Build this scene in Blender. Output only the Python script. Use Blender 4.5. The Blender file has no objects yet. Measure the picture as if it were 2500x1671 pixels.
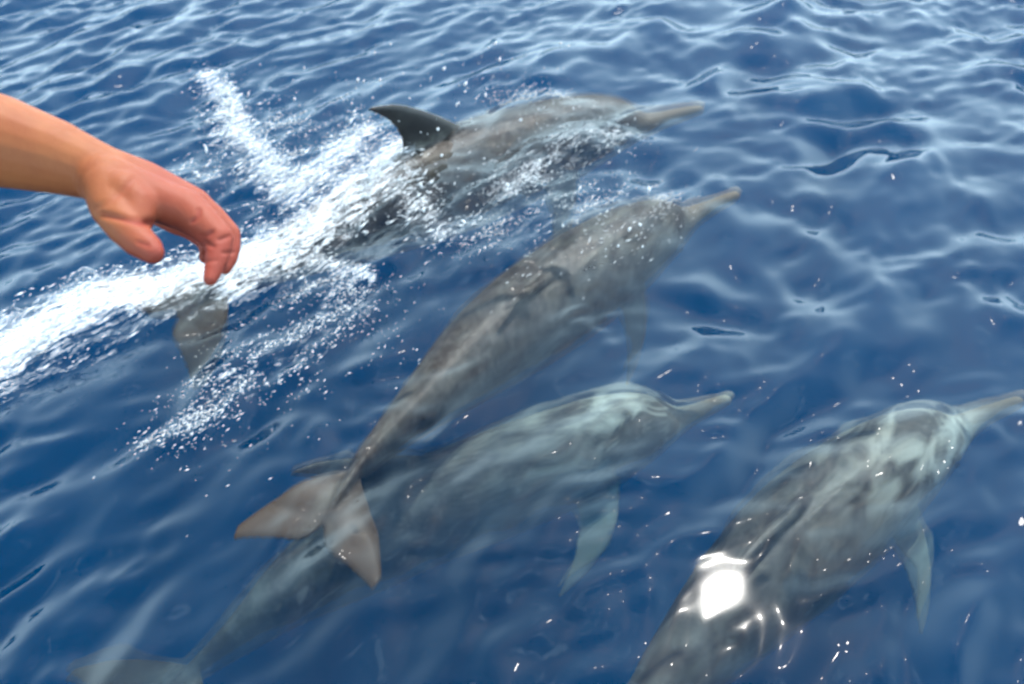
import bpy, bmesh, math
import numpy as np
from mathutils import Vector

# ------------------------------------------------------------------ camera
sc = bpy.context.scene
CAM = np.array([0.0, 0.0, 1.95]); PITCH = math.radians(43.0); FPX = 2100.0
cd = bpy.data.cameras.new('camera'); cam = bpy.data.objects.new('camera', cd)
sc.collection.objects.link(cam); sc.camera = cam
cam.location = CAM; cam.rotation_euler = (math.pi / 2 - PITCH, 0, 0)
cd.sensor_width = 36.0; cd.lens = 36.0 * FPX / 2500.0
cd.clip_start = 0.02; cd.clip_end = 9000.0
cd.dof.use_dof = True; cd.dof.focus_distance = 1.1; cd.dof.aperture_fstop = 5.6

RGT = np.array([1.0, 0, 0])
FWD = np.array([0, math.cos(PITCH), -math.sin(PITCH)])
UPV = np.array([0, math.sin(PITCH), math.cos(PITCH)])

def ray(px, py):                                   # photograph pixel (2500 x 1671) -> direction with unit depth
    return (px - 1250.0) / FPX * RGT - (py - 835.5) / FPX * UPV + FWD
def at_z(px, py, z=0.0):                           # point of the place at height z
    d = ray(px, py); return CAM + d * ((z - CAM[2]) / d[2])
def at_d(px, py, depth):
    return CAM + ray(px, py) * depth

# ------------------------------------------------------------------ light
SUN = ray(1772, 1435); SUN = SUN / np.linalg.norm(SUN); SUN = np.array([SUN[0], SUN[1], -SUN[2]])
SUN_EL = math.asin(SUN[2]); SUN_AZ = math.atan2(SUN[0], SUN[1])
world = bpy.data.worlds.new('World'); sc.world = world; world.use_nodes = True
wn = world.node_tree.nodes; wl = world.node_tree.links; wn.clear()
sky = wn.new('ShaderNodeTexSky'); sky.sky_type = 'NISHITA'; sky.sun_disc = False
sky.sun_elevation = SUN_EL; sky.sun_rotation = SUN_AZ
sky.air_density = 1.0; sky.dust_density = .6; sky.ozone_density = 1.0
bg = wn.new('ShaderNodeBackground'); bg.inputs['Strength'].default_value = 0.15
wo = wn.new('ShaderNodeOutputWorld')
# thin broken cloud all over the sky
wtc = wn.new('ShaderNodeTexCoord'); wno = wn.new('ShaderNodeTexNoise'); wno.inputs['Scale'].default_value = 6.5; wno.inputs['Detail'].default_value = 5; wno.inputs['Roughness'].default_value = .6
wl.new(wtc.outputs['Generated'], wno.inputs['Vector'])
wr = wn.new('ShaderNodeValToRGB'); wr.color_ramp.elements[0].position = .55; wr.color_ramp.elements[1].position = .65; wr.color_ramp.elements[1].color = (.68, .68, .68, 1)
wl.new(wno.outputs[0], wr.inputs[0])
wm = wn.new('ShaderNodeMix'); wm.data_type = 'RGBA'; wsz = wn.new('ShaderNodeSeparateXYZ'); wl.new(wtc.outputs['Generated'], wsz.inputs[0])
def wmath(op, a, b):
    n = wn.new('ShaderNodeMath'); n.operation = op; n.use_clamp = True
    for i, v in enumerate((a, b)):
        if isinstance(v, (int, float)): n.inputs[i].default_value = v
        else: wl.new(v, n.inputs[i])
    return n.outputs[0]
haze = wmath('MULTIPLY', wmath('POWER', wmath('SUBTRACT', 1.0, wsz.outputs[2]), 1.0), 1.2)      # whiter towards the horizon
wl.new(wmath('MAXIMUM', wr.outputs[0], haze), wm.inputs[0]); wl.new(sky.outputs[0], wm.inputs[6]); wm.inputs[7].default_value = (12.8, 17.4, 20, 1)
wl.new(wm.outputs[2], bg.inputs['Color']); wl.new(bg.outputs[0], wo.inputs['Surface'])
ld = bpy.data.lights.new('sun', 'SUN'); ld.energy = 5.0; ld.angle = math.radians(0.6); ld.color = (1.0, 0.96, 0.90)
sun = bpy.data.objects.new('sun', ld); sc.collection.objects.link(sun)
sun.rotation_euler = Vector(SUN).to_track_quat('Z', 'Y').to_euler()
sun.location = (0, 0, 30)
vs = sc.view_settings; vs.view_transform = 'Standard'; vs.look = 'None'; vs.exposure = 0.65; vs.gamma = 1.0
vs.use_curve_mapping = False
cy = sc.cycles
cy.adaptive_threshold = .03; cy.adaptive_min_samples = 16
cy.use_denoising = True; cy.max_bounces = 5; cy.diffuse_bounces = 1; cy.glossy_bounces = 2
cy.transmission_bounces = 4; cy.transparent_max_bounces = 12; cy.volume_bounces = 0
cy.caustics_reflective = False; cy.caustics_refractive = False; cy.sample_clamp_indirect = 4.0; cy.sample_clamp_direct = 2.2

# ------------------------------------------------------------------ helpers
rng = np.random.default_rng(11)
def tag(o, label=None, cat=None, group=None, kind=None):
    for k, v in (('label', label), ('category', cat), ('group', group), ('kind', kind)):
        if v: o[k] = v
    return o
def mesh_obj(name, verts, faces, mat, parent=None, smooth=True):
    me = bpy.data.meshes.new(name); me.from_pydata([tuple(v) for v in verts], [], faces)
    return link_mesh(name, me, mat, parent, smooth)
def link_mesh(name, me, mat, parent=None, smooth=True):
    if smooth: me.polygons.foreach_set('use_smooth', np.ones(len(me.polygons), dtype=bool))
    me.materials.clear(); me.materials.append(mat); me.update()
    o = bpy.data.objects.new(name, me); sc.collection.objects.link(o)
    if parent is not None: o.parent = parent
    return o
def np_mesh(name, V, F):                            # F: (n,3) or (n,4) ints
    me = bpy.data.meshes.new(name); n, k = F.shape
    me.vertices.add(len(V)); me.vertices.foreach_set('co', np.ascontiguousarray(V, dtype=np.float32).ravel())
    me.loops.add(n * k); me.loops.foreach_set('vertex_index', np.ascontiguousarray(F, dtype=np.int32).ravel())
    me.polygons.add(n); me.polygons.foreach_set('loop_start', np.arange(0, n * k, k, dtype=np.int32))
    me.polygons.foreach_set('loop_total', np.full(n, k, dtype=np.int32))
    me.update(calc_edges=True); return me
def float_attr(me, name, vals):
    a = me.attributes.new(name, 'FLOAT', 'POINT'); a.data.foreach_set('value', np.asarray(vals, dtype=np.float32))
def vec_attr(me, name, vals):
    a = me.attributes.new(name, 'FLOAT_VECTOR', 'POINT'); a.data.foreach_set('vector', np.asarray(vals, dtype=np.float32).ravel())
def coords(me):
    v = np.empty(len(me.vertices) * 3, dtype=np.float32); me.vertices.foreach_get('co', v); return v.reshape(-1, 3).astype(float)
def set_coords(me, V):
    me.vertices.foreach_set('co', np.ascontiguousarray(V, dtype=np.float32).ravel()); me.update()

def hash2(ix, iy, seed):
    h = (ix.astype(np.int64) * 374761393 + iy.astype(np.int64) * 668265263 + seed * 1442695041) & 0xffffffff
    h = ((h ^ (h >> 13)) * 1274126177) & 0xffffffff
    return ((h ^ (h >> 16)) & 0xffffff) / float(0xffffff)
def vnoise(x, y, seed=0):                           # smooth value noise, 0..1
    ix = np.floor(x); iy = np.floor(y); fx = x - ix; fy = y - iy
    fx = fx * fx * fx * (fx * (fx * 6 - 15) + 10); fy = fy * fy * fy * (fy * (fy * 6 - 15) + 10)
    ix = ix.astype(np.int64); iy = iy.astype(np.int64)
    a = hash2(ix, iy, seed); b = hash2(ix + 1, iy, seed); c = hash2(ix, iy + 1, seed); d = hash2(ix + 1, iy + 1, seed)
    return (a * (1 - fx) + b * fx) * (1 - fy) + (c * (1 - fx) + d * fx) * fy
def fbm(x, y, seed=0, octs=3):
    s = 0; a = 0.5
    for k in range(octs): s = s + a * vnoise(x * 2 ** k, y * 2 ** k, seed + 17 * k); a *= 0.5
    return s / (1 - 0.5 ** octs)
def smooth01(a, b, x):
    t = np.clip((x - a) / (b - a), 0, 1); return t * t * (3 - 2 * t)

def spline(P, n):                                   # Catmull-Rom through rows of P, n samples, uniform arc length in the first 3 columns
    P = np.asarray(P, float); Q = np.vstack([2 * P[0] - P[1], P, 2 * P[-1] - P[-2]])
    out = []
    for i in range(1, len(Q) - 2):
        t = np.linspace(0, 1, 40, endpoint=False)[:, None]
        a, b, c, d = Q[i - 1], Q[i], Q[i + 1], Q[i + 2]
        out.append(0.5 * (2 * b + (c - a) * t + (2 * a - 5 * b + 4 * c - d) * t ** 2 + (3 * b - a - 3 * c + d) * t ** 3))
    S = np.vstack(out + [P[-1:]])
    L = np.concatenate([[0], np.cumsum(np.linalg.norm(np.diff(S[:, :3], axis=0), axis=1))])
    u = np.linspace(0, L[-1], n)
    return np.stack([np.interp(u, L, S[:, k]) for k in range(S.shape[1])], 1), L[-1]

def new_mat(name):
    m = bpy.data.materials.new(name); m.use_nodes = True; m.node_tree.nodes.clear(); return m, m.node_tree.nodes, m.node_tree.links
def out_node(N): return N.new('ShaderNodeOutputMaterial')
def math_node(N, L, op, a, b=None, c=None, clamp=False):
    n = N.new('ShaderNodeMath'); n.operation = op; n.use_clamp = clamp
    for i, v in enumerate((a, b, c)):
        if v is None: continue
        if isinstance(v, (int, float)): n.inputs[i].default_value = v
        else: L.new(v, n.inputs[i])
    return n.outputs[0]
def attr_node(N, name):
    n = N.new('ShaderNodeAttribute'); n.attribute_name = name; return n
def noise_node(N, L, vec, scale, detail=3, rough=0.5, dist=0.0):
    n = N.new('ShaderNodeTexNoise'); n.inputs['Scale'].default_value = scale; n.inputs['Detail'].default_value = detail
    n.inputs['Roughness'].default_value = rough; n.inputs['Distortion'].default_value = dist
    L.new(vec, n.inputs['Vector']); return n
def map_node(N, L, vec, rotz, scale):
    a = N.new('ShaderNodeMapping'); a.vector_type = 'POINT'; a.inputs['Rotation'].default_value = (0, 0, rotz); L.new(vec, a.inputs['Vector'])
    b = N.new('ShaderNodeMapping'); b.inputs['Scale'].default_value = scale; L.new(a.outputs[0], b.inputs['Vector'])
    return b.outputs[0]
def ramp(N, L, fac, stops):
    n = N.new('ShaderNodeValToRGB'); cr = n.color_ramp
    while len(cr.elements) < len(stops): cr.elements.new(0.5)
    for e, (p, c) in zip(cr.elements, stops):
        e.position = p; e.color = (c[0], c[1], c[2], 1) if not isinstance(c, (int, float)) else (c, c, c, 1)
    L.new(fac, n.inputs[0]); return n.outputs[0]
def mix_col(N, L, fac, a, b, mode='MIX'):
    n = N.new('ShaderNodeMix'); n.data_type = 'RGBA'; n.blend_type = mode
    for sock, v in ((n.inputs[0], fac), (n.inputs[6], a), (n.inputs[7], b)):
        if isinstance(v, (int, float)): sock.default_value = v
        elif isinstance(v, tuple): sock.default_value = (*v, 1)
        else: L.new(v, sock)
    return n.outputs[2]

HEAD = at_z(1800, 455) - at_z(810, 1240); HEAD_ANG = math.atan2(HEAD[1], HEAD[0])      # the way the pod swims

# ------------------------------------------------------------------ map of foam and painted sun glints on the sea (strokes on the water, in metres)
# photograph points are put down on the water plane; each stroke: points, half widths (m), strength
STROKES = [
    ([(-120, 960), (60, 850), (250, 745), (420, 700), (560, 650), (660, 600)], [.14, .14, .13, .12, .12, .10], .88),
    ([(-60, 1000), (120, 900), (330, 800), (560, 740)], [.12, .12, .10, .06], .55),
    ([(560, 700), (700, 600), (830, 500), (930, 420), (980, 360)], [.13, .17, .20, .20, .12], .77),
    ([(700, 480), (830, 380), (900, 330)], [.12, .14, .08], .75),
    ([(900, 440), (1000, 500), (1060, 560), (1100, 600)], [.17, .14, .11, .06], .62),
    ([(508, 200), (560, 250), (572, 330), (640, 372), (668, 440), (740, 470)], [.10, .09, .15, .11, .15, .12], .72),
    ([(470, 430), (560, 440), (680, 440), (760, 380)], [.16, .2, .2, .14], .5),
    ([(650, 300), (800, 290), (860, 330)], [.2, .24, .14], .45),
    ([(440, 1060), (560, 950), (700, 850), (860, 760)], [.10, .17, .22, .18], .50),
    ([(330, 1090), (420, 1050), (520, 1000)], [.05, .06, .05], .5),
    ([(600, 700), (760, 700), (880, 720)], [.10, .13, .09], .55),
    ([(1230, 480), (1330, 400), (1450, 340), (1540, 330)], [.13, .17, .16, .08], .55),  # this and the next two strokes: white streaks painted as sun glints
    ([(1100, 600), (1300, 560), (1500, 500), (1650, 480)], [.12, .18, .16, .06], .45),
    ([(1200, 240), (1290, 230), (1380, 240)], [.10, .12, .08], .42),
    ([(740, 620), (830, 660), (900, 690)], [.05, .07, .04], .7),
]
def foam_density(x, y):
    D = np.zeros_like(x)
    for pts, ws, st in STROKES:
        P = np.array([np.append(at_z(*p)[:2], w) for p, w in zip(pts, ws)])
        for a, b in zip(P[:-1], P[1:]):
            d = b[:2] - a[:2]; t = np.clip(((x - a[0]) * d[0] + (y - a[1]) * d[1]) / (d @ d), 0, 1)
            w = a[2] + (b[2] - a[2]) * t
            r = np.hypot(x - a[0] - d[0] * t, y - a[1] - d[1] * t) / w
            D = np.maximum(D, st * np.exp(-(r * 0.8) ** 2.2))
    return D

def GL_DENS(x, y):                                   # where falling spray roughens the water
    D = np.zeros_like(x)
    for pts, ws, st in STROKES:
        if st > .75 or pts[0][0] < 900: continue
        for p, w in zip(pts, ws):
            q = at_z(*p); D = np.maximum(D, 1.4 * st * np.exp(-((x - q[0]) ** 2 + (y - q[1]) ** 2) / (1.3 * w) ** 2))
    return D
# ------------------------------------------------------------------ sea surface heights
def wave_set(n, lmin, lmax, ang0, spread, slope, seed):
    r = np.random.default_rng(seed)
    lam = np.exp(r.uniform(math.log(lmin), math.log(lmax), n)); th = ang0 + r.normal(0, spread, n)
    k = 2 * math.pi / lam; amp = slope / k * r.uniform(.5, 1.4, n) / math.sqrt(n)
    return np.stack([k * np.cos(th), k * np.sin(th), r.uniform(0, 7, n), amp, lam], 1)
W_LONG = wave_set(10, .9, 2.6, HEAD_ANG + math.pi / 2 + .5, .6, .09, 3)
W_LEFT = wave_set(34, .10, .42, HEAD_ANG + math.pi / 2 + .1, .30, .27, 5)      # crests along the swimming direction
W_RIGHT = wave_set(44, .18, .75, math.pi / 2 + .30, .75, .27, 8)               # crests across the view
W_NEAR = wave_set(40, .08, .36, math.radians(34) + math.pi / 2, .36, .28, 15)     # near right
W_CHOP = wave_set(44, .065, .17, math.radians(118), .75, .16, 19)
W_FINE = wave_set(30, .07, .18, HEAD_ANG + math.pi / 2 + .05, .34, .15, 9)
HD2 = np.array([math.cos(math.radians(40)), math.sin(math.radians(40))])
GLINTS = [(1772, 1435, .125, .105), (1738, 1490, .040, .022), (1612, 1302, .05, .022), (1570, 1330, .035, .016), (1650, 1422, .03, .012), (1668, 1455, .035, .014), (1815, 1520, .035, .016),
          (1410, 765, .045, .022), (1482, 785, .045, .024), (2485, 1045, .06, .03), (2488, 1288, .05, .03), (310, 1402, .035, .010), (1770, 1010, .018, .008)]
def height(x, y, step):
    def add(W, wx, wy):
        h = np.zeros_like(x)
        for kx, ky, ph, am, lam in W: h += am * np.sin(kx * wx + ky * wy + ph) * smooth01(2.0, 5.0, lam / step)
        return h
    u = fbm(x * 1.3, y * 1.3, 4) - .5; v = fbm(x * 1.3 + 9, y * 1.3, 6) - .5
    wx = x + .22 * u; wy = y + .22 * v
    side = smooth01(-.9, .9, x - .15 * (y - 2) + .5 * (fbm(x * .8, y * .8, 21) - .5)) * smooth01(1.3, 2.5, y)
    near = smooth01(-.6, .7, x) * (1 - smooth01(1.5, 2.5, y))
    gust = .62 + 1.0 * smooth01(.28, .72, fbm(x * 1.9, y * 1.5, 31)); gust2 = .45 + 1.0 * smooth01(.3, .75, fbm(x * 2.6 + 5, y * 2.0, 35))
    h = add(W_LONG, x, y) + gust * ((1 - side - near * (1 - side)) * add(W_LEFT, wx, wy) + side * add(W_RIGHT, wx, wy) + near * (1 - side) * add(W_NEAR, wx, wy)) + add(W_FINE, x + .05 * u, y + .05 * v) * gust2 * (1 - .5 * side) * (1 - .6 * near) + add(W_CHOP, wx, wy) * gust2 * (.80 - .10 * side)
    fd = foam_density(x, y)
    wide = np.maximum(step, .012)
    lump = (fbm(x * 9, y * 9, 41, 3) - .42)
    h = h + smooth01(.25, 1.0, fd) * (.015 + .06 * lump) * smooth01(.2, .05, wide)
    # wavelet faces that mirror the sun towards the boat: (pixel, half length, half width in m)
    for gx, gy, la, lb in GLINTS:
        g = at_z(gx, gy); to = CAM - g; dist = np.linalg.norm(to); hv = SUN + to / dist; hv /= np.linalg.norm(hv)
        dx, dy = x - g[0], y - g[1]; u_ = dx * HD2[0] + dy * HD2[1]; v_ = -dx * HD2[1] + dy * HD2[0]
        w = np.exp(-((u_ / la / 1.25) ** 2 + (v_ / lb / 1.25) ** 2) ** 2)
        if (w > .5).any(): h = h * (1 - w) + w * (h[w > .5].mean() - (hv[0] * dx + hv[1] * dy) / hv[2] + (0 if la > .11 else 1) * (dx ** 2 + dy ** 2) / (4 * dist))
    return h, fd

# ------------------------------------------------------------------ materials
def water_material():
    m, N, L = new_mat('sea_water')
    geo = N.new('ShaderNodeNewGeometry'); pos = geo.outputs['Position']
    n1 = noise_node(N, L, map_node(N, L, pos, -HEAD_ANG, (1.0, 2.6, 1.0)), 11.0, 2, .5, 0)
    bump = N.new('ShaderNodeBump'); bump.inputs['Distance'].default_value = .012
    L.new(attr_node(N, 'ripple').outputs['Fac'], bump.inputs['Strength']); L.new(n1.outputs[0], bump.inputs['Height'])
    fr = N.new('ShaderNodeFresnel'); fr.inputs['IOR'].default_value = 1.38; L.new(bump.outputs[0], fr.inputs['Normal'])
    tr = N.new('ShaderNodeBsdfTransparent')
    gl = N.new('ShaderNodeBsdfGlossy'); gl.distribution = 'BECKMANN'; L.new(attr_node(N, 'rough').outputs['Fac'], gl.inputs['Roughness']); L.new(bump.outputs[0], gl.inputs['Normal'])
    rf = N.new('ShaderNodeBsdfRefraction'); rf.inputs['IOR'].default_value = 1.065; rf.inputs['Roughness'].default_value = .22; L.new(bump.outputs[0], rf.inputs['Normal'])
    tm = N.new('ShaderNodeMixShader'); tm.inputs[0].default_value = .45; L.new(tr.outputs[0], tm.inputs[1]); L.new(rf.outputs[0], tm.inputs[2])
    g2 = N.new('ShaderNodeBsdfGlossy'); g2.distribution = 'GGX'; g2.inputs['Roughness'].default_value = .2
    gm = N.new('ShaderNodeMixShader'); L.new(attr_node(N, 'glint_halo').outputs['Fac'], gm.inputs[0]); L.new(gl.outputs[0], gm.inputs[1]); L.new(g2.outputs[0], gm.inputs[2])
    wmix = N.new('ShaderNodeMixShader'); L.new(fr.outputs[0], wmix.inputs[0]); L.new(tm.outputs[0], wmix.inputs[1]); L.new(gm.outputs[0], wmix.inputs[2])
    vsn = N.new('ShaderNodeVolumeScatter'); vsn.inputs['Color'].default_value = (.006, .285, .74, 1); vsn.inputs['Density'].default_value = .36
    va = N.new('ShaderNodeVolumeAbsorption'); va.inputs['Color'].default_value = (.34, .72, .93, 1); va.inputs['Density'].default_value = 1.0
    ad = N.new('ShaderNodeAddShader'); L.new(vsn.outputs[0], ad.inputs[0]); L.new(va.outputs[0], ad.inputs[1])
    o = out_node(N); L.new(wmix.outputs[0], o.inputs['Surface']); L.new(ad.outputs[0], o.inputs['Volume'])
    return m
def foam_material():
    m, N, L = new_mat('lacy_foam')
    geo = N.new('ShaderNodeNewGeometry'); pos = geo.outputs['Position']
    fa = attr_node(N, 'foam').outputs['Fac']
    st = map_node(N, L, pos, -HEAD_ANG, (1.0, 4.5, 1.6))
    f1 = noise_node(N, L, st, 12.0, 5, .66, .4).outputs[0]
    f2 = noise_node(N, L, st, 60.0, 3, .6, 0).outputs[0]
    nz = math_node(N, L, 'ADD', math_node(N, L, 'MULTIPLY', f1, .62), math_node(N, L, 'MULTIPLY', f2, .38))
    thr = math_node(N, L, 'SUBTRACT', .80, math_node(N, L, 'MULTIPLY', fa, .50))
    cov = math_node(N, L, 'DIVIDE', math_node(N, L, 'SUBTRACT', nz, thr), .26, clamp=True)
    fb = N.new('ShaderNodeBump'); fb.inputs['Strength'].default_value = .5; fb.inputs['Distance'].default_value = .02; L.new(nz, fb.inputs['Height'])
    fd = N.new('ShaderNodeBsdfDiffuse'); fd.inputs['Color'].default_value = (.84, .86, .88, 1); L.new(fb.outputs[0], fd.inputs['Normal'])
    tr = N.new('ShaderNodeBsdfTransparent')
    mx = N.new('ShaderNodeMixShader'); L.new(cov, mx.inputs[0]); L.new(tr.outputs[0], mx.inputs[1]); L.new(fd.outputs[0], mx.inputs[2])
    o = out_node(N); L.new(mx.outputs[0], o.inputs['Surface']); return m

def dolphin_material():
    m, N, L = new_mat('dolphin_skin')
    tp = attr_node(N, 'body'); sep = N.new('ShaderNodeSeparateXYZ'); L.new(tp.outputs['Vector'], sep.inputs[0])
    oi = N.new('ShaderNodeObjectInfo')
    off = N.new('ShaderNodeVectorMath'); off.operation = 'ADD'; L.new(tp.outputs['Vector'], off.inputs[0])
    sc3 = N.new('ShaderNodeVectorMath'); sc3.operation = 'SCALE'; sc3.inputs[0].default_value = (7, 5, 3); L.new(oi.outputs['Random'], sc3.inputs['Scale']); L.new(sc3.outputs[0], off.inputs[1])
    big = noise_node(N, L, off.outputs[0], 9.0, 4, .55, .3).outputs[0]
    spk = noise_node(N, L, off.outputs[0], 60.0, 3, .6).outputs[0]
    hgt = math_node(N, L, 'ADD', sep.outputs[2], math_node(N, L, 'MULTIPLY', math_node(N, L, 'SUBTRACT', big, .5), .06))
    f = math_node(N, L, 'ADD', math_node(N, L, 'MULTIPLY', hgt, 4.5), .5, clamp=True)
    base = ramp(N, L, f, [(0.0, (.34, .31, .28)), (.2, (.24, .21, .18)), (.45, (.095, .073, .058)), (.72, (.046, .036, .029)), (.86, (.045, .040, .038)), (.97, (.022, .021, .022))])
    ay = math_node(N, L, 'ADD', math_node(N, L, 'ABSOLUTE', sep.outputs[1]), math_node(N, L, 'MULTIPLY', math_node(N, L, 'GREATER_THAN', sep.outputs[0], .93), .06))
    v = mix_col(N, L, ramp(N, L, spk, [(.46, 0.0), (.70, .35)]), base, (.26, .245, .225))
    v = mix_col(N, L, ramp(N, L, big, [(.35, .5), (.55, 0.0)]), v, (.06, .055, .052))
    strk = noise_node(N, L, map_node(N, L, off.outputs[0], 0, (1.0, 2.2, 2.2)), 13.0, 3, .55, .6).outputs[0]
    v = mix_col(N, L, math_node(N, L, 'MULTIPLY', ramp(N, L, strk, [(.44, 0.08), (.64, .90)]), math_node(N, L, 'ADD', attr_node(N, 'pale').outputs['Fac'], .12)), v, (.74, .78, .68))  # faint skin mottling; where pale is high, caustic light painted into the colour
    v = mix_col(N, L, ramp(N, L, ay, [(.075, 0.0), (.115, .9)]), v, mix_col(N, L, attr_node(N, 'pale').outputs['Fac'], (.085, .056, .036), (.46, .49, .43)))  # brown flippers and flukes, lightened by pale as if caustics fell on them
    v = mix_col(N, L, math_node(N, L, 'MULTIPLY', ramp(N, L, sep.outputs[2], [(.088, 0.0), (.105, .92)]), attr_node(N, 'dark').outputs['Fac']), v, (.011, .011, .012))
    v = mix_col(N, L, ramp(N, L, sep.outputs[0], [(.085, .55), (.12, 0.0)]), v, (.42, .33, .24))
    wet = ramp(N, L, sep.outputs[2], [(.088, .12), (.105, .28)])
    p = N.new('ShaderNodeBsdfPrincipled'); L.new(v, p.inputs['Base Color']); p.inputs['Roughness'].default_value = .42; L.new(wet, p.inputs['Specular IOR Level'])
    bp = N.new('ShaderNodeBump'); bp.inputs['Strength'].default_value = .08; bp.inputs['Distance'].default_value = .003; L.new(spk, bp.inputs['Height']); L.new(bp.outputs[0], p.inputs['Normal'])
    o = out_node(N); L.new(p.outputs[0], o.inputs['Surface']); return m

def skin_material():
    m, N, L = new_mat('human_skin')
    tc = N.new('ShaderNodeTexCoord'); pos = tc.outputs['Object']
    n1 = noise_node(N, L, pos, 28.0, 4, .6).outputs[0]; n2 = noise_node(N, L, pos, 420.0, 2, .6).outputs[0]
    red = attr_node(N, 'red').outputs['Fac']
    c = mix_col(N, L, ramp(N, L, n1, [(.35, 0.0), (.65, .9)]), (.25, .080, .028), (.20, .055, .020))
    c = mix_col(N, L, red, c, (.20, .036, .022))
    p = N.new('ShaderNodeBsdfPrincipled'); L.new(c, p.inputs['Base Color']); p.inputs['Roughness'].default_value = .6
    p.inputs['Subsurface Weight'].default_value = .08; p.inputs['Subsurface Radius'].default_value = (1.0, .35, .2); p.inputs['Subsurface Scale'].default_value = .006
    p.inputs['Specular IOR Level'].default_value = .22
    h = math_node(N, L, 'ADD', math_node(N, L, 'MULTIPLY', n1, .4), math_node(N, L, 'MULTIPLY', n2, .25))
    bp = N.new('ShaderNodeBump'); bp.inputs['Strength'].default_value = .6; bp.inputs['Distance'].default_value = .0014; L.new(h, bp.inputs['Height']); L.new(bp.outputs[0], p.inputs['Normal'])
    o = out_node(N); L.new(p.outputs[0], o.inputs['Surface']); return m

def plain(name, col, rough=.5, bump_scale=200.0):
    m, N, L = new_mat(name)
    tc = N.new('ShaderNodeTexCoord'); n = noise_node(N, L, tc.outputs['Object'], bump_scale, 3).outputs[0]
    c = mix_col(N, L, ramp(N, L, n, [(.3, 0.0), (.7, .35)]), col, tuple(x * .8 for x in col))
    p = N.new('ShaderNodeBsdfPrincipled'); L.new(c, p.inputs['Base Color']); p.inputs['Roughness'].default_value = rough
    o = out_node(N); L.new(p.outputs[0], o.inputs['Surface']); return m

def froth_material():
    m, N, L = new_mat('white_froth')
    d = N.new('ShaderNodeBsdfDiffuse'); d.inputs['Color'].default_value = (.88, .90, .92, 1)
    t = N.new('ShaderNodeBsdfTranslucent'); t.inputs['Color'].default_value = (.86, .90, .93, 1)
    g = N.new('ShaderNodeBsdfGlossy'); g.inputs['Roughness'].default_value = .12
    a = N.new('ShaderNodeMixShader'); a.inputs[0].default_value = .45; L.new(d.outputs[0], a.inputs[1]); L.new(t.outputs[0], a.inputs[2])
    fr = N.new('ShaderNodeFresnel'); fr.inputs['IOR'].default_value = 1.33
    b = N.new('ShaderNodeMixShader'); L.new(fr.outputs[0], b.inputs[0]); L.new(a.outputs[0], b.inputs[1]); L.new(g.outputs[0], b.inputs[2])
    o = out_node(N); L.new(b.outputs[0], o.inputs['Surface']); return m

M_WATER, M_FOAM, M_DOLPHIN, M_SKIN, M_FROTH = water_material(), foam_material(), dolphin_material(), skin_material(), froth_material()
M_DEEP = plain('deep_sea', (.004, .012, .03), .9, 2.0)
M_EYE = plain('dark_eye', (.015, .013, .012), .15)

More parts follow.
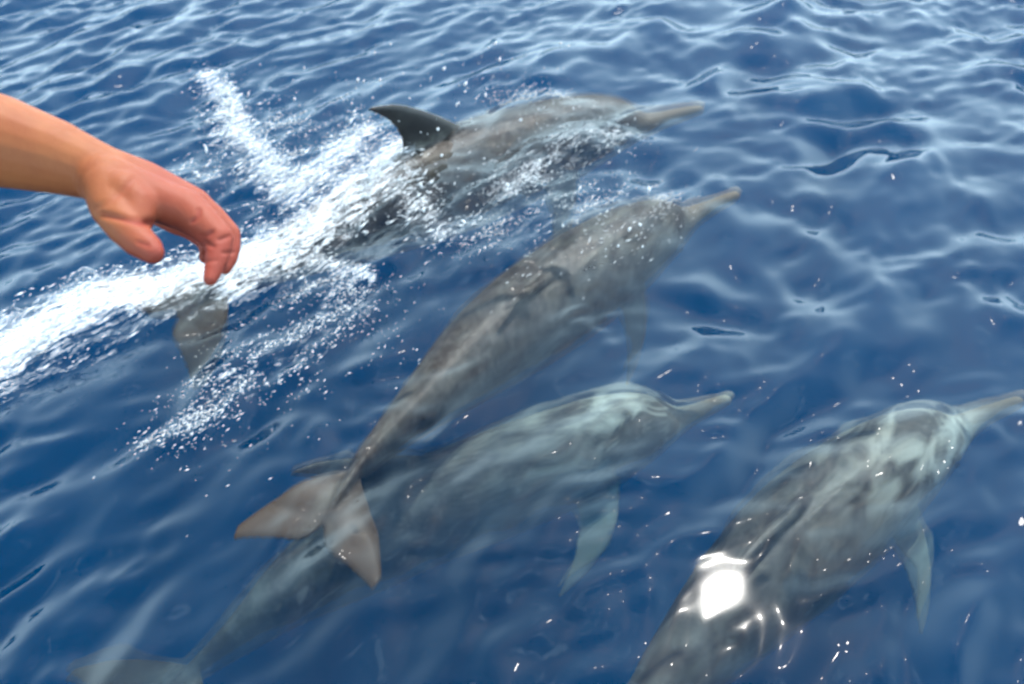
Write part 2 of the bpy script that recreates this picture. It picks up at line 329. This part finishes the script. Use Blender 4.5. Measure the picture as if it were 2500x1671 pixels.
# ------------------------------------------------------------------ the sea: one closed body of water out to the horizon
def axis(lo, hi, step, far):
    core = np.arange(lo, hi + step / 2, step); a = []; s = step; x = core[-1]
    while x < far: s *= 1.22; x += s; a.append(x)
    b = []; s = step; x = core[0]
    while x > -far: s *= 1.22; x -= s; b.append(x)
    return np.concatenate([b[::-1], core, a])
def build_sea():
    xs = axis(-3.6, 3.6, .0125, 2500.0); ys = axis(.55, 6.0, .0125, 2500.0)
    X, Y = np.meshgrid(xs, ys); nx, ny = len(xs), len(ys)
    sx = np.gradient(xs); sy = np.gradient(ys); ST = np.maximum(sx[None, :], sy[:, None])
    H, FD = height(X.ravel(), Y.ravel(), ST.ravel())
    G = H.reshape(ny, nx)                              # no wavelet steeper than real ones stand
    for _ in range(10):
        gy, gx = np.gradient(G, ys, xs); st = smooth01(.34, .62, np.hypot(gx, gy)) * (ST < .02)
        A = (G + np.roll(G, 1, 0) + np.roll(G, -1, 0) + np.roll(G, 1, 1) + np.roll(G, -1, 1)) / 5
        st = np.maximum.reduce([st, np.roll(st, 1, 0), np.roll(st, -1, 0), np.roll(st, 1, 1), np.roll(st, -1, 1)]); G = G * (1 - st) + A * st
    H = G.ravel()
    V = np.stack([X.ravel(), Y.ravel(), H], 1)
    i = np.arange((nx - 1) * (ny - 1)); r = i // (nx - 1); c = i % (nx - 1); a = r * nx + c
    F = np.stack([a, a + 1, a + nx + 1, a + nx], 1)
    # skirt and bottom
    border = np.concatenate([np.arange(nx), nx - 1 + nx * np.arange(1, ny), (ny - 1) * nx + np.arange(nx - 2, -1, -1), nx * np.arange(ny - 2, 0, -1)])
    n0 = len(V); low = V[border].copy(); low[:, 2] = -40.0
    cen = np.array([[0, 3.0, -40.0]]); V = np.vstack([V, low, cen]); nb = len(border)
    j = np.arange(nb); k = (j + 1) % nb
    S = np.stack([border[k], border[j], n0 + j, n0 + k], 1)
    B = np.stack([n0 + k, n0 + j, np.full(nb, n0 + nb), np.full(nb, n0 + nb)], 1)
    me = bpy.data.meshes.new('sea_water'); faces = np.vstack([F, S]); nq = len(faces)
    me.vertices.add(len(V)); me.vertices.foreach_set('co', V.astype(np.float32).ravel())
    me.loops.add(nq * 4 + nb * 3); me.loops.foreach_set('vertex_index', np.concatenate([faces.ravel(), B[:, :3].ravel()]).astype(np.int32))
    me.polygons.add(nq + nb)
    me.polygons.foreach_set('loop_start', np.concatenate([np.arange(nq) * 4, nq * 4 + np.arange(nb) * 3]).astype(np.int32))
    me.polygons.foreach_set('loop_total', np.concatenate([np.full(nq, 4), np.full(nb, 3)]).astype(np.int32))
    me.update(calc_edges=True)
    rip = .05 + .85 * np.clip(GL_DENS(X.ravel(), Y.ravel()), 0, 1)
    for gx, gy, la, lb in GLINTS:
        g = at_z(gx, gy); rip = rip * (1 - np.exp(-((X.ravel() - g[0]) ** 2 + (Y.ravel() - g[1]) ** 2) / (1.6 * la) ** 2))
    gg = at_z(1772, 1435); rg = .040 + .050 * np.exp(-(((X.ravel() - gg[0]) ** 2 + (Y.ravel() - gg[1]) ** 2) / .17 ** 2) ** 2)
    rf2 = .35 * np.exp(-((X.ravel() - gg[0]) ** 2 + (Y.ravel() - gg[1]) ** 2) / .10 ** 2)  # rough gloss lobe added to give the main glint a soft halo
    float_attr(me, 'glint_halo', np.concatenate([rf2, np.zeros(nb + 1)]))
    float_attr(me, 'rough', np.concatenate([rg, np.full(nb + 1, .04)]))
    float_attr(me, 'ripple', np.concatenate([rip, np.zeros(nb + 1)]))
    o = link_mesh('water', me, M_WATER); me.materials.append(M_DEEP)
    mi = np.zeros(len(me.polygons), dtype=np.int32); mi[len(F):] = 1; me.polygons.foreach_set('material_index', mi)
    me.update(); tag(o, 'rippled deep blue open sea', 'water', kind='structure')
    # foam and painted glint streaks lying on the water, and torn sheets of splash thrown up above it: sheets of their own, only where there is foam
    for off, gain, lo, lab in ((.005, 1.0, .06, 'white streaky foam lying on the water around the splashing dolphin, and white streaks standing in for sun glints'),
                               (.035, .80, .35, 'torn white splash sheets just above the foam beside the dark dorsal fin'),
                               (.080, .68, .45, 'highest ragged crests of the white splash between hand and dorsal fin')):
        keep = (FD[F] > lo).any(axis=1); FF = F[keep]; used, inv = np.unique(FF, return_inverse=True); VV = V[used].copy()
        rise = off * (1 if off < .01 else smooth01(lo, .9, FD[used]) * (.25 + 1.5 * fbm(VV[:, 0] * 11, VV[:, 1] * 11, 55, 3)))
        VV[:, 2] += .005 + rise - (.005 if off < .01 else 0)
        fm = np_mesh('sea_foam', VV, inv.reshape(-1, 4)); float_attr(fm, 'foam', FD[used] * gain)  # foam also holds the white streaks painted as sun glints
        f = link_mesh('sea_foam', fm, M_FOAM); tag(f, lab, 'foam', kind='stuff')
    return o
build_sea()

# ------------------------------------------------------------------ dolphins
def loft(rings, cap=True):
    n = len(rings[0]); V = np.vstack(rings); F = []
    for r in range(len(rings) - 1):
        for k in range(n):
            F.append((r * n + k, r * n + (k + 1) % n, (r + 1) * n + (k + 1) % n, (r + 1) * n + k))
    if cap: F.append(tuple(range(n))[::-1]); F.append(tuple((len(rings) - 1) * n + k for k in range(n)))
    return V, F
# station along the body from beak tip 0 to fluke notch 1: top, bottom, half width, centre height
BODY = [(.000, .004, .004, .005, -.020), (.006, .0085, .008, .010, -.020), (.03, .012, .011, .0135, -.020), (.065, .015, .014, .018, -.020),
        (.092, .019, .019, .024, -.019), (.106, .030, .023, .031, -.016), (.122, .046, .030, .041, -.011), (.145, .058, .041, .052, -.006), (.18, .068, .055, .063, -.002),
        (.24, .078, .071, .076, 0), (.32, .085, .083, .085, 0), (.40, .088, .087, .087, 0), (.48, .087, .084, .083, 0), (.56, .081, .075, .074, 0),
        (.64, .070, .062, .061, 0), (.72, .057, .048, .046, 0), (.80, .044, .035, .031, 0), (.87, .034, .026, .019, 0), (.925, .025, .018, .0125, 0),
        (.96, .016, .011, .012, 0), (.985, .008, .006, .010, 0), (.995, .004, .003, .006, 0)]
def body_rings(n=28):
    B = np.array(BODY); s = np.concatenate([np.linspace(0, .16, 34), np.linspace(.165, .995, 66)])
    C, _ = spline(np.column_stack([B[:, 0], np.zeros((len(B), 2)), B[:, 1:]]), 600)
    rings = []
    for si in s:
        t, b, w, c = [np.interp(si, C[:, 0], C[:, k]) for k in (3, 4, 5, 6)]
        th = np.linspace(0, 2 * math.pi, n, endpoint=False); cs, sn = np.cos(th), np.sin(th)
        pw = 1.0 if si < .75 else 1.0
        z = np.where(sn > 0, t, b) * np.abs(sn) ** .96 * np.sign(sn) + c
        keel = 1 - .35 * smooth01(.68, .9, si) * np.maximum(sn, 0) ** 2          # ridge of the tail stock
        y = w * cs * keel
        rings.append(np.stack([np.full(n, si), y, z], 1))
    return rings
def fin_rings(stations, normal, n=18):
    rings = []
    for le, te, th in stations:
        le, te = np.array(le, float), np.array(te, float); u = np.linspace(0, 2 * math.pi, n, endpoint=False)
        f = .5 - .5 * np.cos(u); prof = np.sin(u) * (1.25 - .75 * f)             # blunt leading edge, thin trailing edge
        rings.append(le + (te - le) * f[:, None] + np.outer(prof * th / 2, normal))
    return rings
def fin_from_outline(le_pts, te_pts, thick, normal, m=12):
    A, _ = spline(le_pts, m); B, _ = spline(te_pts, m); t = np.linspace(1, .30, m) * thick
    return fin_rings(list(zip(A, B, t)), normal)
def template(dorsal_tip=1.0):
    parts = [loft(body_rings())]
    nrm = np.array([0, 1.0, 0])
    parts.append(loft(fin_from_outline([(.385, 0, .060), (.440, 0, .100), (.492, 0, .138), (.545, 0, .166), (.598, 0, .178)],
                                       [(.565, 0, .058), (.548, 0, .092), (.550, 0, .118), (.570, 0, .148), (.606, 0, .175)], .026, nrm)))
    for sgn in (-1, 1):
        o = np.array([0, sgn * .045, -.035]); ax = np.array([.46, sgn * .66, -.59]); ax /= np.linalg.norm(ax)
        fw = np.array([1.0, 0, 0]); nn = np.cross(ax, fw); nn /= np.linalg.norm(nn)
        le = [(.240, 0), (.258, .048), (.288, .092), (.330, .128), (.362, .146)]; te = [(.325, 0), (.320, .040), (.328, .078), (.350, .118), (.368, .144)]
        P = lambda q: tuple(o + np.array([q[0], 0, 0]) + np.array([0, ax[1], ax[2]]) * q[1] / math.hypot(ax[1], ax[2]))
        nn = np.array([0, -ax[2], ax[1]]); nn /= np.linalg.norm(nn)
        parts.append(loft(fin_from_outline([P(q) for q in le], [P(q) for q in te], .022, nn)))
        le = [(.905, 0), (.928, .030), (.958, .067), (.998, .102), (1.038, .128)]; te = [(1.004, 0), (1.030, .020), (1.040, .058), (1.052, .098), (1.062, .122)]
        P2 = lambda q: (q[0], sgn * q[1], .001)
        parts.append(loft(fin_from_outline([P2(q) for q in le], [P2(q) for q in te], .019, np.array([0, 0, 1.0]))))
    V, F = [], []; n = 0
    for v, f in parts:
        V.append(v); F += [tuple(i + n for i in q) for q in f]; n += len(v)
    me = bpy.data.meshes.new('template'); me.from_pydata([tuple(p) for p in np.vstack(V) * 2.0], [], F)
    bm = bmesh.new(); bm.from_mesh(me); bmesh.ops.recalc_face_normals(bm, faces=bm.faces); bm.to_mesh(me); bm.free()
    o = bpy.data.objects.new('template', me); sc.collection.objects.link(o)
    r = o.modifiers.new('r', 'REMESH'); r.mode = 'VOXEL'; r.voxel_size = .0065
    s = o.modifiers.new('s', 'SMOOTH'); s.iterations = 4; s.factor = .5
    dg = bpy.context.evaluated_depsgraph_get(); out = bpy.data.meshes.new_from_object(o.evaluated_get(dg))
    bpy.data.objects.remove(o); bpy.data.meshes.remove(me)
    T = coords(out) / 2.0; return out, T
TPL, T0 = template()

def dolphin(path, label, girth=1.0, mid=None, fin=1.0, pale=0.0, fluke=1.0):
    """path rows: pixel x, pixel y, height of the centre line (m), roll (degrees, - shows more of the back to the boat)."""
    P = np.array([np.append(at_z(q[0], q[1], q[2]), q[3]) for q in path])
    S, Ln = spline(P, 240)
    if mid:                                          # slide the body along its line so that station q[0] lies near pixel q[1], q[2]
        g0 = [np.argmin(np.linalg.norm(S[:, :3] - at_z(q[1], q[2], q[3]), axis=1)) / 239.0 for q in mid]
        v = np.interp(np.linspace(0, 1, 240), [0] + [q[0] for q in mid] + [1], [0] + g0 + [1])
        for _ in range(6): v[5:-5] = np.convolve(v, np.ones(11) / 11, 'valid')
        S = np.stack([np.interp(v, np.linspace(0, 1, 240), S[:, k]) for k in range(4)], 1)
    T = np.gradient(S[:, :3], axis=0); T /= np.linalg.norm(T, axis=1)[:, None]
    s = T0[:, 0]; sc_ = np.clip(s, 0, 1); g = np.linspace(0, 1, 240)
    Pt = np.stack([np.interp(sc_, g, S[:, k]) for k in range(3)], 1); roll = np.radians(np.interp(sc_, g, S[:, 3]))
    Tt = np.stack([np.interp(sc_, g, T[:, k]) for k in range(3)], 1); Tt /= np.linalg.norm(Tt, axis=1)[:, None]
    Pt = Pt + Tt * ((s - sc_) * Ln)[:, None]
    side = np.cross(Tt, [0, 0, 1.0]); side /= np.linalg.norm(side, axis=1)[:, None]       # tangent runs beak -> tail
    up = np.cross(side, Tt)
    c, q = np.cos(roll)[:, None], np.sin(roll)[:, None]
    side, up = side * c - up * q, up * c + side * q
    zz = np.where(T0[:, 2] > .085, .085 + (T0[:, 2] - .085) * fin, T0[:, 2])[:, None]
    yy = T0[:, 1:2] * np.where(T0[:, 0] > .9, fluke, 1.0)[:, None]
    W = Pt + (side * yy + up * zz) * Ln * girth
    base = W.mean(axis=0)
    me = TPL.copy(); set_coords(me, W - base); vec_attr(me, 'body', T0); float_attr(me, 'dark', np.full(len(W), 1.0 if fin == 1.0 else .15)); float_attr(me, 'pale', np.clip(pale * (1.3 - 2.9 * s), 0, 1))  # pale: painted caustic light, strongest at the head, fading along the body
    o = link_mesh('dolphin', me, M_DOLPHIN); o.location = base
    tag(o, label, 'dolphin', 'dolphins riding beside the boat')
    # eyes, small dark domes set behind the corner of the mouth
    ei = int(round(.155 * 239)); t = T[ei]; sd = np.cross(t, [0, 0, 1.0]); sd /= np.linalg.norm(sd); u = np.cross(sd, t); rr = math.radians(S[ei, 3])
    sd, u = sd * math.cos(rr) - u * math.sin(rr), u * math.cos(rr) + sd * math.sin(rr)
    for sg in (-1, 1):
        p = S[ei, :3] + (sd * sg * .0525 - u * .012) * Ln * girth - base
        bm = bmesh.new(); bmesh.ops.create_uvsphere(bm, u_segments=12, v_segments=8, radius=.0055 * Ln)
        em = bpy.data.meshes.new('eye'); bm.to_mesh(em); bm.free(); e = link_mesh('eye', em, M_EYE, o); e.location = p
    return o

dolphin([(1716, 242, -.06, 0), (1600, 275, -.12, 0), (1420, 330, -.23, 0), (1220, 400, -.245, 2), (1060, 465, -.23, 4), (880, 550, -.22, 4), (700, 630, -.23, 0), (560, 700, -.22, -10), (440, 775, -.22, -25)],
        'grey dolphin cutting the surface amid white spray, dark dorsal fin in the air', 1.0, [(.50, 1050, 470, -.225)], 1.0, 0.0, .8)
dolphin([(1800, 455, -.08, -5), (1690, 512, -.17, -6), (1560, 590, -.24, -8), (1380, 715, -.28, -12), (1200, 845, -.27, -18), (1040, 985, -.20, -22), (900, 1120, -.17, -22), (825, 1220, -.15, -18), (790, 1285, -.15, -12)],
        'grey brown dolphin in the middle, whole body and spread tail flukes just under water', 1.0, None, .2, .2, .72)
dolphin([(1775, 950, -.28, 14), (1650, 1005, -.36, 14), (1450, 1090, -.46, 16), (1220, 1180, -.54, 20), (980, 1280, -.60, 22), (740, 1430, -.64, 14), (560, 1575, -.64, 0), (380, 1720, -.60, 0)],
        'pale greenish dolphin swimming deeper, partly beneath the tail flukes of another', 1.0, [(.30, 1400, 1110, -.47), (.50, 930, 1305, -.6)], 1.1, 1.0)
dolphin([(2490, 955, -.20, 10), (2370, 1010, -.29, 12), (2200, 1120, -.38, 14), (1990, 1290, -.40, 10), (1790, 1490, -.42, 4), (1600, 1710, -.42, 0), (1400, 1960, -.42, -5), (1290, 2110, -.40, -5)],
        'dolphin dappled with painted caustic light at the right under the bright sun glint, tail out of the picture', 1.0, None, .3, 1.0)

# ------------------------------------------------------------------ reaching arm
def capsule_chain(bm, pts):
    """pts rows: px, py, depth (m), radius in photograph pixels at that depth."""
    W = [(at_d(x, y, d), r / FPX * d) for x, y, d, r in pts]
    for (a, ra), (b, rb) in zip(W[:-1], W[1:]):
        n = 10; d = b - a; ln = np.linalg.norm(d); d = d / ln
        rings = []
        u = np.cross(d, [0.2, .3, 1.0]); u /= np.linalg.norm(u); v = np.cross(d, u); th = np.linspace(0, 2 * math.pi, 20, endpoint=False)
        circ = np.outer(np.cos(th), u) + np.outer(np.sin(th), v)
        for t in np.linspace(-math.pi / 2, 0, 6)[:-1]: rings.append(a + d * ra * math.sin(t) + circ * max(ra * math.cos(t), 1e-5))
        for t in np.linspace(0, 1, 5): rings.append(a + d * ln * t + circ * (ra + (rb - ra) * t))
        for t in np.linspace(0, math.pi / 2, 6)[1:]: rings.append(b + d * rb * math.sin(t) + circ * max(rb * math.cos(t), 1e-5))
        V, F = loft(rings); vs_ = [bm.verts.new(tuple(p)) for p in V]
        for f in F:
            try: bm.faces.new([vs_[i] for i in f])
            except ValueError: pass
def build_arm():
    D = .62
    chains = [
        [(-1500, -700, .30, 330), (-900, 60, .46, 205), (-450, 240, .56, 145), (-200, 300, .60, 128), (0, 346, .62, 113), (130, 382, .625, 92), (225, 415, .63, 74), (262, 436, .63, 70)],
        # metacarpals: index (near) to little finger (far)
        [(255, 440, .622, 66), (330, 468, .622, 58), (455, 515, .625, 52)],
        [(262, 425, .635, 66), (350, 450, .640, 58), (468, 508, .643, 52)],
        [(255, 428, .650, 60), (360, 465, .660, 52), (462, 520, .660, 46)],
        [(250, 440, .660, 54), (350, 485, .675, 46), (440, 535, .676, 42)],
        # index
        [(455, 515, .625, 52), (498, 550, .622, 45), (533, 582, .619, 37), (533, 612, .615, 31), (527, 640, .611, 27), (519, 666, .607, 22), (513, 682, .604, 18)],
        # middle
        [(468, 508, .643, 50), (514, 538, .645, 41), (556, 572, .645, 31), (561, 604, .642, 26), (558, 632, .638, 22), (549, 655, .634, 17)],
        # ring
        [(462, 520, .660, 44), (505, 552, .661, 38), (540, 582, .660, 32), (538, 612, .656, 27), (530, 634, .652, 22), (522, 648, .650, 17)],
        # little
        [(440, 535, .676, 38), (478, 562, .678, 31), (506, 588, .676, 26), (508, 612, .673, 22), (502, 628, .670, 17)],
        # thumb with its ball
        [(262, 455, .615, 58), (275, 505, .606, 54), (305, 552, .598, 47), (338, 588, .592, 41), (362, 606, .588, 35), (372, 617, .586, 29)],
        [(300, 470, .612, 56), (340, 500, .610, 48), (330, 540, .603, 42)],
    ]
    bm = bmesh.new()
    for c in chains: capsule_chain(bm, c)
    me = bpy.data.meshes.new('arm'); bmesh.ops.recalc_face_normals(bm, faces=bm.faces); bm.to_mesh(me); bm.free()
    o = bpy.data.objects.new('arm_tmp', me); sc.collection.objects.link(o)
    r = o.modifiers.new('r', 'REMESH'); r.mode = 'VOXEL'; r.voxel_size = .0016
    s = o.modifiers.new('s', 'SMOOTH'); s.iterations = 7; s.factor = .5
    dg = bpy.context.evaluated_depsgraph_get(); out = bpy.data.meshes.new_from_object(o.evaluated_get(dg)); bpy.data.objects.remove(o)
    V = coords(out); base = at_d(225, 415, .63)
    # pixel place of each vertex, used to set creases and redness where the joints are
    rel = V - CAM; dep = rel @ FWD; px = 1250 + FPX * (rel @ RGT) / dep; py = 835.5 - FPX * (rel @ UPV) / dep
    nor = np.empty(len(V) * 3, dtype=np.float32); out.vertices.foreach_get('normal', nor); nor = nor.reshape(-1, 3).astype(float)
    facing = smooth01(0, .35, -(nor * rel).sum(1) / np.linalg.norm(rel, axis=1))
    fold = np.zeros(len(V))
    for pts, wd, dp in [([(487, 513), (484, 529), (470, 541)], 5, .0016), ([(517, 567), (503, 576), (487, 577)], 5, .0018), ([(560, 577), (534, 586)], 4.5, .0016),
                        ([(494, 588), (520, 602)], 4.5, .0015), ([(570, 617), (545, 618)], 4, .0012), ([(248, 523), (312, 536), (372, 545)], 8, .0030),
                        ([(321, 444), (293, 473), (258, 501), (232, 510)], 9, .0009), ([(338, 592), (360, 600)], 5, .0012), ([(500, 640), (528, 636)], 4, .0010)]:
        for a, b in zip(pts[:-1], pts[1:]):
            d = np.array(b, float) - a; t = np.clip(((px - a[0]) * d[0] + (py - a[1]) * d[1]) / (d @ d), 0, 1)
            r = np.hypot(px - a[0] - d[0] * t, py - a[1] - d[1] * t); fold = np.maximum(fold, dp * np.exp(-(r / wd) ** 2))
    V = V - nor * (fold * facing)[:, None]
    red = smooth01(240, 420, px) * .75 + smooth01(520, 640, py) * .35
    set_coords(out, V - base); float_attr(out, 'red', np.clip(red + fold * facing * 200, 0, 1))
    p = link_mesh('person', out, M_SKIN); p.location = base
    tag(p, 'bare arm of a person reaching in from the left, fingers curled down over the water', 'person')
    return p, base
PERSON, PBASE = build_arm()

# ------------------------------------------------------------------ froth, flying drops and white flecks for sun glints
OCT_V = np.array([(1, 0, 0), (-1, 0, 0), (0, 1, 0), (0, -1, 0), (0, 0, 1), (0, 0, -1)], float)
OCT_F = np.array([(0, 2, 4), (2, 1, 4), (1, 3, 4), (3, 0, 4), (2, 0, 5), (1, 2, 5), (3, 1, 5), (0, 3, 5)])
def blobs(name, C, size, stretch, direc, label):
    n = len(C); d = direc / np.linalg.norm(direc, axis=1)[:, None]
    a = np.cross(d, rng.normal(size=(n, 3))); a /= np.linalg.norm(a, axis=1)[:, None]; b = np.cross(d, a)
    V = (OCT_V[None, :, 0, None] * d[:, None, :] * stretch[:, None, None] + OCT_V[None, :, 1, None] * a[:, None, :] + OCT_V[None, :, 2, None] * b[:, None, :])
    V = V * size[:, None, None] + C[:, None, :]
    F = (OCT_F[None] + 6 * np.arange(n)[:, None, None]).reshape(-1, 3)
    o = link_mesh(name, np_mesh(name, V.reshape(-1, 3), F), M_FROTH); tag(o, label[0], label[1], kind='stuff'); return o
def stroke_points(idx, n, spread=.75):
    out = []
    tot = []
    for k in idx:
        pts, ws, st = STROKES[k]; P = np.array([np.append(at_z(*p)[:2], w) for p, w in zip(pts, ws)])
        for a, b in zip(P[:-1], P[1:]): tot.append((a, b, np.linalg.norm(b - a) * (a[2] + b[2]) * st))
    w = np.array([t[2] for t in tot]); w /= w.sum(); ch = rng.choice(len(tot), n, p=w); t = rng.random(n)
    A = np.array([q[0] for q in tot])[ch]; B = np.array([q[1] for q in tot])[ch]; Q = A + (B - A) * t[:, None]
    ang = rng.uniform(0, 2 * math.pi, n); rad = np.abs(rng.normal(0, spread, n)) * Q[:, 2]
    return Q[:, 0] + rad * np.cos(ang), Q[:, 1] + rad * np.sin(ang)
HD = np.array([math.cos(HEAD_ANG), math.sin(HEAD_ANG), 0.0])
def keep_streaky(x, y, gain):
    u = x * HD[0] + y * HD[1]; v = -x * HD[1] + y * HD[0]
    q = fbm(u * 6, v * 26, 77, 3); return rng.random(len(x)) < smooth01(.40, .62, q) * gain
def froth(n, idx, name, label, hmax, smin, smax, spread=.75, smax_str=2.2):
    x, y = stroke_points(idx, n, spread); k = keep_streaky(x, y, 1.0); x, y = x[k], y[k]
    h, fd = height(x, y, np.full_like(x, .0125)); m = len(x)
    z = h + hmax * rng.random(m) ** 3.0 * np.clip(fd, .15, 1)
    size = smin * (smax / smin) ** (rng.random(m) ** 2.6)
    dr = HD[None] + rng.normal(0, .22, (m, 3)); st = rng.uniform(1.5, smax_str, m)
    return blobs(name, np.stack([x, y, z], 1), size, st, dr, label)
froth(15000, [0, 2, 3, 4, 5, 6], 'sea_foam', ('dense white foam churned up around the dolphin at the surface', 'foam'), .16, .0007, .0046, .7, 9.0)
froth(6000, [7, 8, 9, 10, 14], 'sea_foam', ('loose flecks of foam drifting behind the splash', 'foam'), .03, .0009, .0030, .8, 6.0)
froth(6000, [11, 12, 13], 'drops_and_glints', ('glittering droplets over the heads of the two upper dolphins', 'spray'), .03, .0008, .0022, .9, 11.0)  # stretched white blobs placed where the sun glints on rippled water
def spray(n, box, zr, label, smin, smax):
    C = []
    for (x0, y0, x1, y1, w) in box:
        m = int(n * w); px = rng.uniform(x0, x1, m); py = rng.uniform(y0, y1, m); z = zr[0] + (zr[1] - zr[0]) * rng.random(m) ** 2
        C += [at_z(a, b, c) for a, b, c in zip(px, py, z)]
    C = np.array(C); m = len(C); size = smin * (smax / smin) ** (rng.random(m) ** 3)
    dr = np.array([.25, .1, 1.0])[None] + rng.normal(0, .35, (m, 3))
    return blobs('drops_and_glints', C, size, rng.uniform(1, 2.6, m), dr, label)
spray(420, [(900, 100, 1400, 330, .35), (1000, 350, 1600, 650, .3), (500, 150, 1000, 400, .35)], (.02, .35), ('scattered droplets of spray hanging in the air above the splash', 'spray'), .0011, .0085)
